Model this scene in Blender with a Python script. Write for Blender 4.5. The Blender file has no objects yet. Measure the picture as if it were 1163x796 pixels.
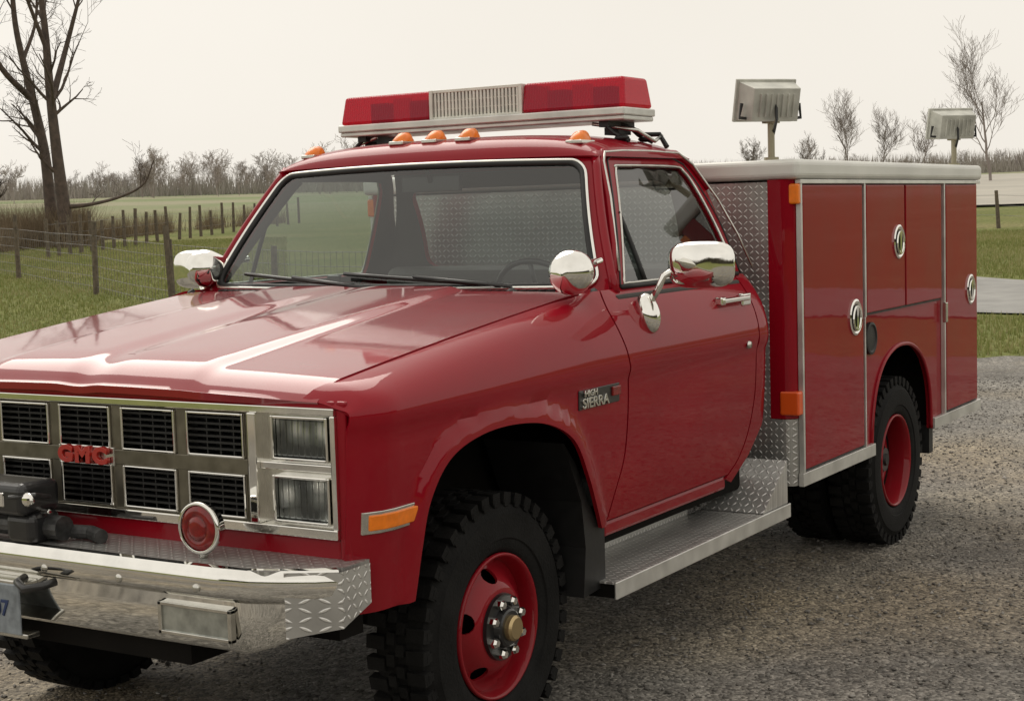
import bpy, bmesh, math, random
import numpy as np
from mathutils import Vector, Matrix
from mathutils.geometry import delaunay_2d_cdt
R=random.Random(7); NR=np.random.default_rng(3)
sc=bpy.context.scene
# ------------------------------------------------------------------ camera
CAM=Vector((3.831,3.347,1.607)); yaw,pit,rol=3.698,-.087,-.030
cy_,sy_=math.cos(yaw),math.sin(yaw);cp_,sp_=math.cos(pit),math.sin(pit)
fw=Vector((cy_*cp_,sy_*cp_,sp_)); rt=Vector((sy_,-cy_,0)); up=rt.cross(fw)
c_,s_=math.cos(rol),math.sin(rol); r2=c_*rt+s_*up; u2=-s_*rt+c_*up
cd=bpy.data.cameras.new('camera'); cam=bpy.data.objects.new('camera',cd); sc.collection.objects.link(cam)
M=Matrix(((r2.x,u2.x,-fw.x,CAM.x),(r2.y,u2.y,-fw.y,CAM.y),(r2.z,u2.z,-fw.z,CAM.z),(0,0,0,1)))
cam.matrix_world=M; cd.sensor_width=36; cd.lens=36*1782.5/1163; cd.clip_end=4000; cd.clip_start=.05
sc.camera=cam
sc.view_settings.view_transform='Standard'; sc.view_settings.look='None'; sc.view_settings.exposure=0
# ------------------------------------------------------------------ material helpers
def newmat(n):
    m=bpy.data.materials.new(n); m.use_nodes=True; nt=m.node_tree
    b=[x for x in nt.nodes if x.type=='BSDF_PRINCIPLED'][0]
    return m,nt,b
def N(nt,t,**k):
    n=nt.nodes.new(t)
    for a,v in k.items():
        if a.startswith('i_'):
            key=a[2:]; key=int(key) if key.isdigit() else key.replace('_',' ')
            n.inputs[key].default_value=v
        else: setattr(n,a,v)
    return n
def L(nt,a,b): nt.links.new(a,b)
def math_(nt,op,a,b=None,c=None):
    n=nt.nodes.new('ShaderNodeMath'); n.operation=op
    for i,v in enumerate((a,b,c)):
        if v is None: continue
        if isinstance(v,(int,float)): n.inputs[i].default_value=v
        else: nt.links.new(v,n.inputs[i])
    return n.outputs[0]
def ramp(nt,fac,stops):
    r=nt.nodes.new('ShaderNodeValToRGB'); e=r.color_ramp.elements
    e[0].position,e[0].color=stops[0][0],(*stops[0][1],1); e[1].position,e[1].color=stops[-1][0],(*stops[-1][1],1)
    for p,c in stops[1:-1]:
        x=e.new(p); x.color=(*c,1)
    nt.links.new(fac,r.inputs[0]); return r.outputs[0]
def simple(n,col,rough=.5,metal=0,coat=0,var=.0,vs=20,bump=0,bs=200,spec=None,cr=.03):
    m,nt,b=newmat(n)
    b.inputs['Base Color'].default_value=(*col,1); b.inputs['Roughness'].default_value=rough
    b.inputs['Metallic'].default_value=metal; b.inputs['Coat Weight'].default_value=coat; b.inputs['Coat Roughness'].default_value=cr
    if spec is not None: b.inputs['Specular IOR Level'].default_value=spec
    tc=N(nt,'ShaderNodeTexCoord')
    if var>0:
        no=N(nt,'ShaderNodeTexNoise',i_Scale=vs,i_Detail=6.); L(nt,tc.outputs['Object'],no.inputs['Vector'])
        lo=tuple(c*(1-var) for c in col); hi=tuple(min(1,c*(1+var)) for c in col)
        L(nt,ramp(nt,no.outputs[0],[(.3,lo),(.7,hi)]),b.inputs['Base Color'])
        mr=N(nt,'ShaderNodeMapRange',i_3=max(0.02,rough*.7),i_4=min(1,rough*1.4)); L(nt,no.outputs[0],mr.inputs[0]); L(nt,mr.outputs[0],b.inputs['Roughness'])
    if bump>0:
        n2=N(nt,'ShaderNodeTexNoise',i_Scale=bs,i_Detail=3.); L(nt,tc.outputs['Object'],n2.inputs['Vector'])
        bp=N(nt,'ShaderNodeBump',i_Strength=bump,i_Distance=.01); L(nt,n2.outputs[0],bp.inputs['Height']); L(nt,bp.outputs[0],b.inputs['Normal'])
        if coat>0: L(nt,bp.outputs[0],b.inputs['Coat Normal'])
    return m
def paint(n,col,coat,ior,cr,spec):
    m=simple(n,col,.5,0,coat,.07,3.0,.05,4.5,spec=spec,cr=cr)
    nt=m.node_tree; b=[x for x in nt.nodes if x.type=='BSDF_PRINCIPLED'][0]; b.inputs['Coat IOR'].default_value=ior
    src=b.inputs['Base Color'].links[0].from_socket
    tc=N(nt,'ShaderNodeTexCoord'); sp=N(nt,'ShaderNodeSeparateXYZ'); L(nt,tc.outputs['Object'],sp.inputs[0])
    no=N(nt,'ShaderNodeTexNoise',i_Scale=7.,i_Detail=8.); L(nt,tc.outputs['Object'],no.inputs['Vector'])
    h=N(nt,'ShaderNodeMapRange',i_1=.85,i_2=.35,i_3=0.,i_4=.22); L(nt,sp.outputs[2],h.inputs[0])
    f=math_(nt,'MULTIPLY',h.outputs[0],no.outputs[0])
    mx=N(nt,'ShaderNodeMix',data_type='RGBA'); L(nt,f,mx.inputs[0]); L(nt,src,mx.inputs[6]); mx.inputs[7].default_value=(.11,.075,.055,1)
    L(nt,mx.outputs[2],b.inputs['Base Color'])
    return m
PAINT=paint('red_paint',(.262,.0016,.0105),.58,1.5,.025,.05)
PAINTT=paint('red_paint_waxed',(.262,.002,.011),1.0,1.62,.06,.10)
CHROME=simple('chrome',(.84,.83,.79),.05,1,0,.06,15)
CHROMED=simple('chrome_dull',(.62,.61,.57),.22,1,0,.15,20)
ALU=simple('aluminium',(.66,.66,.63),.38,.7,0,.15,10)
RUBBER=simple('tire_rubber',(.011,.0108,.0105),.8,0,0,.5,9,.3,120,spec=.15)
BLACK=simple('black_trim',(.009,.009,.009),.5,0,0,.2,20)
BLACKP=simple('black_plastic',(.014,.014,.015),.3,0,.3,.2,20)
DARK=simple('underbody',(.008,.007,.006),.9,0,0,.3,10,spec=.1)
SEAT=simple('seat_vinyl',(.085,.08,.072),.6,0,0,.2,12)
LINER=simple('cab_liner',(.055,.052,.048),.8,0,0,.2,12)
AMBER=simple('amber_lens',(.88,.21,.006),.3,0,.2,.12,40)
REDL=simple('red_reflector',(.20,.004,.004),.2,0,.3,.3,60,cr=.1)
CAPY=simple('hub_cap_brass',(.50,.38,.20),.3,.8)
GREYL=simple('floodlight_housing',(.50,.50,.45),.5,.2,0,.2,14)
WOOD=simple('weathered_wood',(.12,.095,.07),.9,0,0,.4,14,.5,60)
BARK=simple('bark',(.085,.062,.050),.95,0,0,.4,6,.6,30)
FARB=simple('haze_tinted_bark',(.29,.252,.23),1,0,0,.2,.3)  # far tree bark lightened towards the sky, aerial haze painted into the colour
MIDB=simple('hazy_bark',(.24,.205,.185),1,0,0,.2,.3)  # mid-distance bark, paled with painted haze as well
WIRE=simple('fence_wire',(.16,.15,.14),.6,.5)
LETR=simple('red_letters',(.42,.02,.012),.3,0,.5)
GLASSW=simple('lamp_glass',(.36,.38,.35),.12,.6,1,.3,25)
def glass(n,tint,f0):
    m,nt,b=newmat(n); nt.nodes.remove(b); out=[x for x in nt.nodes if x.type=='OUTPUT_MATERIAL'][0]
    tr=N(nt,'ShaderNodeBsdfTransparent'); tr.inputs[0].default_value=(*tint,1)
    gl=N(nt,'ShaderNodeBsdfGlossy',i_Roughness=.012); gl.inputs[0].default_value=(1,1,1,1)
    ge=N(nt,'ShaderNodeNewGeometry'); dp=N(nt,'ShaderNodeVectorMath',operation='DOT_PRODUCT'); L(nt,ge.outputs['Normal'],dp.inputs[0]); L(nt,ge.outputs['Incoming'],dp.inputs[1])
    c=math_(nt,'ABSOLUTE',dp.outputs['Value']); fr=math_(nt,'ADD',f0,math_(nt,'MULTIPLY',1-f0,math_(nt,'POWER',math_(nt,'SUBTRACT',1.,c),5.)))
    mx=N(nt,'ShaderNodeMixShader')
    L(nt,fr,mx.inputs[0]);L(nt,tr.outputs[0],mx.inputs[1]);L(nt,gl.outputs[0],mx.inputs[2]);L(nt,mx.outputs[0],out.inputs[0])
    return m
GLASS=glass('window_glass',(.72,.78,.77),.085)
GLASSS=glass('side_glass',(.70,.76,.74),.11)
def lens(n,col):
    m,nt,b=newmat(n); out=[x for x in nt.nodes if x.type=='OUTPUT_MATERIAL'][0]
    b.inputs['Base Color'].default_value=(*col,1); b.inputs['Roughness'].default_value=.18; b.inputs['Coat Weight'].default_value=.3
    tc=N(nt,'ShaderNodeTexCoord'); w=N(nt,'ShaderNodeTexWave',bands_direction='Y',i_Scale=28.,i_Distortion=0.); L(nt,tc.outputs['Object'],w.inputs[0])
    bp=N(nt,'ShaderNodeBump',i_Strength=.25,i_Distance=.004); L(nt,w.outputs[1],bp.inputs['Height']); L(nt,bp.outputs[0],b.inputs['Normal'])
    tr=N(nt,'ShaderNodeBsdfTransparent'); tr.inputs[0].default_value=(.75,.03,.06,1); mx=N(nt,'ShaderNodeMixShader',i_0=.5)
    L(nt,b.outputs[0],mx.inputs[1]);L(nt,tr.outputs[0],mx.inputs[2]);L(nt,mx.outputs[0],out.inputs[0])
    return m
REDLENS=lens('red_lens',(.58,.008,.045))
def diamond(n,a,b_,cell=.0235,tone=1.):
    m,nt,b=newmat(n); tc=N(nt,'ShaderNodeTexCoord'); sp=N(nt,'ShaderNodeSeparateXYZ'); L(nt,tc.outputs['Object'],sp.inputs[0])
    u=math_(nt,'DIVIDE',sp.outputs[a],cell); v=math_(nt,'DIVIDE',sp.outputs[b_],cell)
    par=math_(nt,'FLOORED_MODULO',math_(nt,'ADD',math_(nt,'FLOOR',u),math_(nt,'FLOOR',v)),2.)
    fu=math_(nt,'SUBTRACT',math_(nt,'FRACT',u),.5); fv=math_(nt,'SUBTRACT',math_(nt,'FRACT',v),.5)
    A=math_(nt,'MULTIPLY',math_(nt,'ADD',fu,fv),.7071); B=math_(nt,'MULTIPLY',math_(nt,'SUBTRACT',fu,fv),.7071)
    inv=math_(nt,'SUBTRACT',1.,par)
    A2=math_(nt,'ADD',math_(nt,'MULTIPLY',A,inv),math_(nt,'MULTIPLY',B,par)); B2=math_(nt,'ADD',math_(nt,'MULTIPLY',B,inv),math_(nt,'MULTIPLY',A,par))
    d=math_(nt,'ADD',math_(nt,'POWER',math_(nt,'DIVIDE',math_(nt,'ABSOLUTE',A2),.46),2.),math_(nt,'POWER',math_(nt,'DIVIDE',math_(nt,'ABSOLUTE',B2),.16),2.))
    h=N(nt,'ShaderNodeMapRange',i_1=1.,i_2=.2,i_3=0.,i_4=1.); L(nt,d,h.inputs[0])
    bp=N(nt,'ShaderNodeBump',i_Strength=.8,i_Distance=.0025); L(nt,h.outputs[0],bp.inputs['Height']); L(nt,bp.outputs[0],b.inputs['Normal'])
    no=N(nt,'ShaderNodeTexNoise',i_Scale=5.,i_Detail=6.); L(nt,tc.outputs['Object'],no.inputs['Vector'])
    c1=ramp(nt,no.outputs[0],[(.3,(.40*tone,.395*tone,.38*tone)),(.7,(.60*tone,.595*tone,.57*tone))])
    mx=N(nt,'ShaderNodeMix',data_type='RGBA'); L(nt,h.outputs[0],mx.inputs[0]); L(nt,c1,mx.inputs[6]); mx.inputs[7].default_value=(.80*tone,.79*tone,.76*tone,1)
    L(nt,mx.outputs[2],b.inputs['Base Color']); b.inputs['Metallic'].default_value=.65; b.inputs['Roughness'].default_value=.34
    return m
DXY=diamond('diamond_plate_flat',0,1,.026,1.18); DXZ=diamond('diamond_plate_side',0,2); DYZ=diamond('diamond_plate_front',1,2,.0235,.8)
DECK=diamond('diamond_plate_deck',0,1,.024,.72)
# ------------------------------------------------------------------ mesh helpers
def empty(n):
    e=bpy.data.objects.new(n,None); sc.collection.objects.link(e); return e
TRUCK=empty('fire_rescue_pickup_truck')
def link(name,me,mat,parent=None,smooth=False,bevel=0,seg=2):
    ob=bpy.data.objects.new(name,me); sc.collection.objects.link(ob)
    if mat: me.materials.append(mat)
    if parent: ob.parent=parent
    if smooth: me.polygons.foreach_set('use_smooth',[True]*len(me.polygons))
    if bevel>0:
        b=ob.modifiers.new('b','BEVEL'); b.width=bevel; b.segments=seg; b.limit_method='ANGLE'; b.harden_normals=False
    return ob
def mesh(name,v,f,mat,parent=TRUCK,smooth=False,bevel=0,seg=2,fix=True):
    me=bpy.data.meshes.new(name); me.from_pydata([tuple(p) for p in v],[],[tuple(q) for q in f]); me.validate()
    if fix:
        bm=bmesh.new(); bm.from_mesh(me); bmesh.ops.recalc_face_normals(bm,faces=bm.faces); bm.to_mesh(me); bm.free()
    return link(name,me,mat,parent,smooth,bevel,seg)
def inner_lining(ob,mat=LINER):      # inside faces of a sheet-metal shell get the cab lining
    ob.data.materials.append(mat)
    for m in ob.modifiers:
        if m.type=='SOLIDIFY': m.material_offset=1; m.material_offset_rim=0
class MB:
    def __init__(s): s.v=[];s.f=[]
    def add(s,v,f):
        o=len(s.v); s.v+= [tuple(p) for p in v]; s.f+=[tuple(i+o for i in q) for q in f]
    def box(s,x0,x1,y0,y1,z0,z1,mtx=None):
        v=[Vector((x,y,z)) for x in (x0,x1) for y in (y0,y1) for z in (z0,z1)]
        if mtx: v=[mtx@p for p in v]
        s.add(v,[(0,1,3,2),(4,6,7,5),(0,4,5,1),(2,3,7,6),(0,2,6,4),(1,5,7,3)])
    def prism(s,poly,a0,a1,axis):
        n=len(poly); v=[]
        for a in (a0,a1):
            for p in poly:
                q=list(p); q.insert(axis,a); v.append(q)
        s.add(v,[tuple(range(n)),tuple(range(2*n-1,n-1,-1))]+[(i,(i+1)%n,n+(i+1)%n,n+i) for i in range(n)])
    def lathe(s,prof,c,axis,seg=48):
        n=len(prof); v=[]
        for k in range(seg):
            a=2*math.pi*k/seg
            for r,h in prof:
                q=[r*math.cos(a),r*math.sin(a)]; q.insert(axis,h); v.append((q[0]+c[0],q[1]+c[1],q[2]+c[2]))
        f=[]
        for k in range(seg):
            k2=(k+1)%seg
            for i in range(n-1): f.append((k*n+i,k2*n+i,k2*n+i+1,k*n+i+1))
        s.add(v,f)
    def tube(s,pts,rad,n=8,cyc=False):
        pts=[Vector(p) for p in pts]; m=len(pts); v=[];f=[]
        if not hasattr(rad,'__len__'): rad=[rad]*m
        prev=None
        for i,p in enumerate(pts):
            a=pts[(i-1)%m] if (cyc or i>0) else p; b=pts[(i+1)%m] if (cyc or i<m-1) else p
            t=(b-a).normalized()
            if prev is None:
                x=t.cross(Vector((0,0,1)))
                if x.length<.1: x=t.cross(Vector((0,1,0)))
            else: x=prev-t*prev.dot(t)
            x.normalize(); prev=x; y=t.cross(x)
            for k in range(n):
                q=2*math.pi*k/n; v.append(p+(x*math.cos(q)+y*math.sin(q))*rad[i])
        for i in range(m if cyc else m-1):
            j=(i+1)%m
            for k in range(n):
                k2=(k+1)%n; f.append((i*n+k,i*n+k2,j*n+k2,j*n+k))
        if not cyc: f+= [tuple(range(n)),tuple((m-1)*n+k for k in range(n-1,-1,-1))]
        s.add(v,f)
    def ell(s,c,r,mtx=None,nu=20,nv=12):
        v=[];f=[]
        for i in range(nv+1):
            th=math.pi*i/nv
            for k in range(nu):
                a=2*math.pi*k/nu; q=Vector((r[0]*math.sin(th)*math.cos(a),r[1]*math.sin(th)*math.sin(a),r[2]*math.cos(th)))
                if mtx: q=mtx@q
                v.append(q+Vector(c))
        for i in range(nv):
            for k in range(nu):
                f.append((i*nu+k,i*nu+(k+1)%nu,(i+1)*nu+(k+1)%nu,(i+1)*nu+k))
        s.add(v,f)
    def make(s,name,mat,parent=TRUCK,smooth=False,bevel=0,seg=2,fix=True):
        return mesh(name,s.v,s.f,mat,parent,smooth,bevel,seg,fix)
def resample(loop,sp,closed=True):
    out=[]; n=len(loop)
    for i in range(n if closed else n-1):
        a=np.array(loop[i],float);b=np.array(loop[(i+1)%n],float); d=np.linalg.norm(b-a)
        k=max(1,int(round(d/sp)))
        for j in range(k): out.append(tuple(a+(b-a)*j/k))
    if not closed: out.append(tuple(loop[-1]))
    return out
def spline(pts,k=6):
    P=[np.array(p,float) for p in pts]; P=[2*P[0]-P[1]]+P+[2*P[-1]-P[-2]]; o=[]
    for i in range(1,len(P)-2):
        for j in range(k):
            t=j/k; a,b,c,d=P[i-1],P[i],P[i+1],P[i+2]
            o.append(tuple(.5*((2*b)+(-a+c)*t+(2*a-5*b+4*c-d)*t*t+(-a+3*b-3*c+d)*t**3)))
    o.append(tuple(P[-2])); return o
def inside_np(P,loop):
    x=P[:,0];y=P[:,1];r=np.zeros(len(P),bool);n=len(loop);j=n-1
    for i in range(n):
        xi,yi=loop[i];xj,yj=loop[j]
        if yi!=yj:
            c=((yi>y)!=(yj>y))&(x<(xj-xi)*(y-yi)/(yj-yi)+xi); r^=c
        j=i
    return r
def panel(name,loops,fn,sp,mat,outward,thick=.012,parent=TRUCK,smooth=True,rsp=None):
    loops=[resample(l,rsp or sp) for l in loops]
    V=[];E=[]
    for l in loops:
        o=len(V); V+=l; E+=[(o+i,o+(i+1)%len(l)) for i in range(len(l))]
    A=np.array(loops[0]); B=np.array(V)
    gx=np.arange(A[:,0].min()+sp*.5,A[:,0].max(),sp); gy=np.arange(A[:,1].min()+sp*.5,A[:,1].max(),sp)
    G=np.array([(x,y) for x in gx for y in gy]) if len(gx) and len(gy) else np.zeros((0,2))
    if len(G):
        ok=inside_np(G,loops[0])
        for l in loops[1:]: ok&=~inside_np(G,l)
        G=G[ok]
        if len(G):
            d=np.sqrt(((G[:,None,:]-B[None,:,:])**2).sum(2)).min(1); G=G[d>sp*.45]
    allv=[Vector(p) for p in V]+[Vector(p) for p in G]
    r=delaunay_2d_cdt(allv,E,[],0,1e-6)
    vv=[tuple(p) for p in r[0]]; ff=r[2]
    cen=np.array([np.mean([vv[i] for i in f],axis=0) for f in ff]); ok=inside_np(cen,loops[0])
    for l in loops[1:]: ok&=~inside_np(cen,l)
    ff=[f for f,k in zip(ff,ok) if k]
    v3=[Vector(fn(*p)) for p in vv]
    s=0; ow=Vector(outward)
    for f in ff[:400]:
        s+=(v3[f[1]]-v3[f[0]]).cross(v3[f[2]]-v3[f[0]]).dot(ow)
    if s<0: ff=[tuple(reversed(f)) for f in ff]
    ob=mesh(name,v3,ff,mat,parent,smooth,fix=False)
    if thick>0:
        m=ob.modifiers.new('s','SOLIDIFY'); m.thickness=thick; m.offset=-1; m.use_even_offset=False
        if smooth:
            e=ob.modifiers.new('e','EDGE_SPLIT'); e.split_angle=math.radians(38)
    return ob
def gridsurf(name,P,mat,outward,thick=0,smooth=True):
    n=len(P);m=len(P[0]); v=[Vector(p) for r in P for p in r]
    f=[(i*m+j,(i+1)*m+j,(i+1)*m+j+1,i*m+j+1) for i in range(n-1) for j in range(m-1)]
    s=sum(((v[q[1]]-v[q[0]]).cross(v[q[2]]-v[q[0]])).dot(Vector(outward)) for q in f)
    if s<0: f=[tuple(reversed(q)) for q in f]
    ob=mesh(name,v,f,mat,TRUCK,smooth,fix=False)
    if thick:
        md=ob.modifiers.new('s','SOLIDIFY'); md.thickness=thick; md.offset=-1
        e=ob.modifiers.new('e','EDGE_SPLIT'); e.split_angle=math.radians(38)
    return ob
def ss(a,b,x):
    t=min(1,max(0,(x-a)/(b-a))); return t*t*(3-2*t)
def lerp(a,b,t): return a+(b-a)*t
# ------------------------------------------------------------------ body shape functions
def T(x):
    u=(.735-x)/1.4; u=min(1.02,max(-.02,u)); return 1.182+.163*(u+.18*u*(1-u))
ARCH=spline([(.53,.60),(.515,.74),(.485,.86),(.40,.955),(.26,1.0),(.08,1.01),(-.12,.985),(-.28,.915),(-.38,.79),(-.45,.68),(-.50,.60)],6)
ARN=np.array(ARCH)
def side(x,q,sg=1,flare=True):
    if q<=1.11:
        z=q; y=.990-.16*max(0,1.09-z)**2+.015*ss(1.055,1.105,z)
    else:
        t=(q-1.11)/.30; k=ss(-.40,-.70,x); ye=lerp(.85,.90,k); Tt=lerp(T(x),1.348,ss(-.5,-.66,x))
        P0=(1.005,1.11);P1=(1.004,lerp(1.11,Tt,.50));P2=(lerp(.955,.935,k),lerp(Tt-.002,Tt-.03,k));P3=(ye,Tt)
        a,b,c,d=(1-t)**3,3*t*(1-t)**2,3*t*t*(1-t),t**3
        y=a*P0[0]+b*P1[0]+c*P2[0]+d*P3[0]; z=a*P0[1]+b*P1[1]+c*P2[1]+d*P3[1]
    if x>.62: y-=.06*((x-.62)/.125)**2
    if x>.69 and q>1.11: z-=.030*((x-.69)/.055)**2*ss(1.11,1.30,q)
    if flare and q<1.1 and x>-.56:
        d=math.sqrt(((ARN-np.array((x,q)))**2).sum(1).min()); y+=.020*ss(.060,.035,d)
    if x<-1.80: y-=.07*((-1.80-x)/.085)**2
    return (x,sg*y,z)
GAPF=spline([(-.555,.60),(-.60,.70),(-.645,.80),(-.66,.92),(-.662,1.06),(-.645,1.13),(-.615,1.22),(-.61,1.30),(-.655,1.41)],5)
GAPR=spline([(-1.50,.60),(-1.60,.66),(-1.67,.75),(-1.712,.88),(-1.72,1.0),(-1.72,1.2),(-1.72,1.41)],5)
for sg,sfx in ((1,'left'),(-1,'right')):
    o=(0,sg,0)
    fn=lambda x,q,sg=sg: side(x,q,sg)
    fen=[(.745,.60)]+[p for p in ARCH]+GAPF+[(.745,1.41)]
    panel('front_fender_'+sfx,[fen],fn,.026,PAINT,o,.014)
    door=[(p[0]-.009,max(p[1],.612)) for p in GAPF]+list(reversed([(p[0]+.004,max(p[1],.612)) for p in GAPR]))
    panel('door_'+sfx,[door],fn,.03,PAINT,o,.014)
    cor=[(p[0]-.005,p[1]-.004) for p in GAPR]+[(-1.885,1.41),(-1.885,.86),(-1.80,.76),(-1.70,.66),(-1.56,.575)]
    panel('cab_corner_'+sfx,[cor],fn,.025,PAINT,o,.014)
    mb=MB()
    for G in (GAPF,GAPR):
        mb.tube([Vector(side(p[0]-.003,p[1],sg,False))-Vector((0,sg*.022,0)) for p in G],.012,6)
    mb.make('door_seal_'+sfx,BLACK)
    mb=MB(); mb.box(.69,.738,*sorted((sg*.893,sg*.926)),.61,1.150); mb.make('fender_front_return_'+sfx,PAINT,bevel=.006)
    def yup(x,z,sg=sg):
        u=z-1.345; y=.90-.36*u-.18*u*u
        if x<-1.78: y-=.06*((-1.78-x)/.09)**2
        return (x,sg*y,z)
    win=[(-.835,1.362)]+spline([(-1.10,1.735),(-1.125,1.758),(-1.16,1.765),(-1.60,1.765),(-1.665,1.745),(-1.70,1.69),(-1.735,1.55),(-1.75,1.42),(-1.745,1.362)],4)
    outer=[(-.748,1.338),(-1.03,1.815),(-1.66,1.815)]+spline([(-1.70,1.80),(-1.76,1.735),(-1.825,1.62),(-1.866,1.49),(-1.885,1.338)],4)
    inner_lining(panel('window_frame_'+sfx,[outer,win],yup,.03,PAINT,o,.02,rsp=.015))
    panel('side_window_'+sfx,[[(p[0],p[1]) for p in win]],lambda x,z:(lambda a:(a[0],a[1]-sg*.012,a[2]))(yup(x,z)),.06,GLASSS,o,0)
    mb=MB(); mb.tube([yup(p[0],p[1]) for p in resample(win,.03)],.006,6,True)
    mb.make('window_trim_'+sfx,CHROMED,smooth=True)
    mb=MB(); mb.tube([Vector(yup(-1.0,z))+Vector((0,-sg*.004,0)) for z in np.linspace(1.362,1.60,6)],.009,6)
    mb.tube([Vector(yup(x,1.352))+Vector((0,sg*.004,0)) for x in np.linspace(-.80,-1.76,12)],.009,6)
    seam=[(-.80,1.35),(-1.085,1.785),(-1.12,1.797),(-1.62,1.797)]+spline([(-1.69,1.775),(-1.74,1.69),(-1.785,1.55),(-1.80,1.35)],4)
    mb.tube([Vector(yup(*p)) for p in resample(seam,.03,False)],.0045,5)
    mb.make('vent_bar_'+sfx,BLACK,smooth=True)
    yd=lambda z:.90-.36*(z-1.345)-.18*(z-1.345)**2
    mb=MB(); mb.tube([(-.765,sg*.897,1.35)]+[(x,sg*(yd(z)+.006),z) for x,z in [(-.85,1.49),(-.95,1.65),(-1.02,1.775),(-1.06,1.812),(-1.2,1.818),(-1.4,1.82),(-1.66,1.818),(-1.74,1.775),(-1.80,1.68)]],.012,8)
    mb.make('drip_rail_'+sfx,PAINT,smooth=True)
    mb=MB(); mb.tube([(x,sg*(yd(z)+.018),z) for x,z in [(-.80,1.405),(-.95,1.652),(-1.02,1.777),(-1.06,1.812),(-1.2,1.819),(-1.4,1.821),(-1.66,1.818),(-1.74,1.775),(-1.82,1.64),(-1.868,1.50),(-1.89,1.37)]],.005,6)
    mb.make('drip_moulding_'+sfx,CHROMED,smooth=True)
    mb=MB(); mb.box(-1.52,-.56,*sorted((sg*.86,sg*.945)),.555,.607); mb.make('rocker_'+sfx,PAINT,bevel=.012)
# ------------------------------------------------------------------ hood
def hood(x,y):
    e=.846; a=min(1,abs(y)/e); z=T(x)+.004+.022*(1-a**2)+.014*ss(.45,.38,abs(y))*ss(.80,.55,x)-.006*ss(.10,.0,abs(y))
    if x>.640: z-=.040*((x-.640)/.110)**2.2
    return z
P=[]
for i in range(61):
    t=i/60; row=[]
    for j in range(97):
        y=-.845+1.69*j/96; xf=.748+.012*(1-(y/.85)**2); xr=-.53-.085*(y/.85)**2
        x=lerp(xf,xr,t**1.3); row.append((x,y,hood(min(x,.75),y)))
    P.append(row)
gridsurf('hood',P,PAINTT,(0,0,1),.02)
mb=MB(); mb.box(.69,.742,-.893,.893,1.128,1.150); mb.box(.66,.735,-.893,.893,.74,.795)
mb.make('front_header_panel',PAINT,bevel=.006)
def wb(y): return (-.745+.135*(1-(y/.88)**2))
P=[[(lerp(-.525-.085*(y/.85)**2,wb(y)+.0,t),y,lerp(T(-.6)-.004+.012*(1-(y/.85)**2),1.345,t)) for y in np.linspace(-.875,.875,40)] for t in np.linspace(0,1,8)]
gridsurf('cowl_panel',P,PAINTT,(0,0,1))
mb=MB()
for k in range(46):
    y=-.72+k*.032; xm=(-.53-.085*(y/.85)**2+wb(y))/2; mb.box(xm-.020,xm+.020,y-.007,y+.007,1.33,1.3525)
mb.make('cowl_vents',BLACK)
# ------------------------------------------------------------------ windshield
def ws(u,v):
    hw=lerp(.872,.682,v); y=u*hw; b=(1-u*u); bulge=.02*math.sin(math.pi*min(1,max(0,v)))
    return (lerp(-.745+.135*b,-1.0+.075*b,v)+bulge,y,lerp(1.345,1.788+.012*b,v))
def rrect(u0,u1,v0,v1,ru,rv,k=6):
    o=[]
    for cx,cyy,a0 in ((u1-ru,v1-rv,0),(u0+ru,v1-rv,90),(u0+ru,v0+rv,180),(u1-ru,v0+rv,270)):
        for i in range(k+1):
            a=math.radians(a0+90*i/k); o.append((cx+ru*math.cos(a),cyy+rv*math.sin(a)))
    return o
wl=rrect(-.985,.985,.02,.985,.07,.11)
panel('windshield',[wl],ws,.08,GLASS,(1,0,.5),0)
inner_lining(panel('windshield_frame',[[(-1.035,-.02),(1.035,-.02),(1.035,1.05),(-1.035,1.05)],wl],ws,.05,PAINT,(1,0,.5),.03,rsp=.05),BLACK)
mb=MB(); mb.tube([Vector(ws(*p))+Vector((.006,0,.003)) for p in resample(wl,.04)],.0065,8,True); mb.make('windshield_trim',CHROME,smooth=True)
mb=MB(); mb.tube([Vector(ws(p[0]*.982,.5+(p[1]-.5)*.968)) for p in resample(wl,.04)],.0125,6,True); mb.make('windshield_seal',BLACK,smooth=True)
for sg in (1,-1):
    mb=MB(); mb.tube([Vector(ws(sg*1.03,v)) +Vector((-.008,0,0)) for v in np.linspace(-.02,1.04,10)],.017,8); mb.make('a_pillar',PAINT,smooth=True)
mb=MB()
for (y0,ya,yb) in ((.56,.52,-.12),(-.02,-.06,-.66)):
    pts=[Vector(ws(y/.87,.035+.018*k))+Vector((.022,0,.008)) for k,y in enumerate(np.linspace(ya,yb,6))]
    mb.tube(pts,.008,6)
    piv=Vector((wb(y0)+.055,y0+.03,1.345)); mid=(pts[2]+pts[3])/2+Vector((.012,0,.010))
    mb.tube([piv,piv+Vector((0,0,.02)),mid],.007,6); mb.ell(piv,(.018,.018,.015))
mb.make('wipers',BLACKP,smooth=True)
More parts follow.
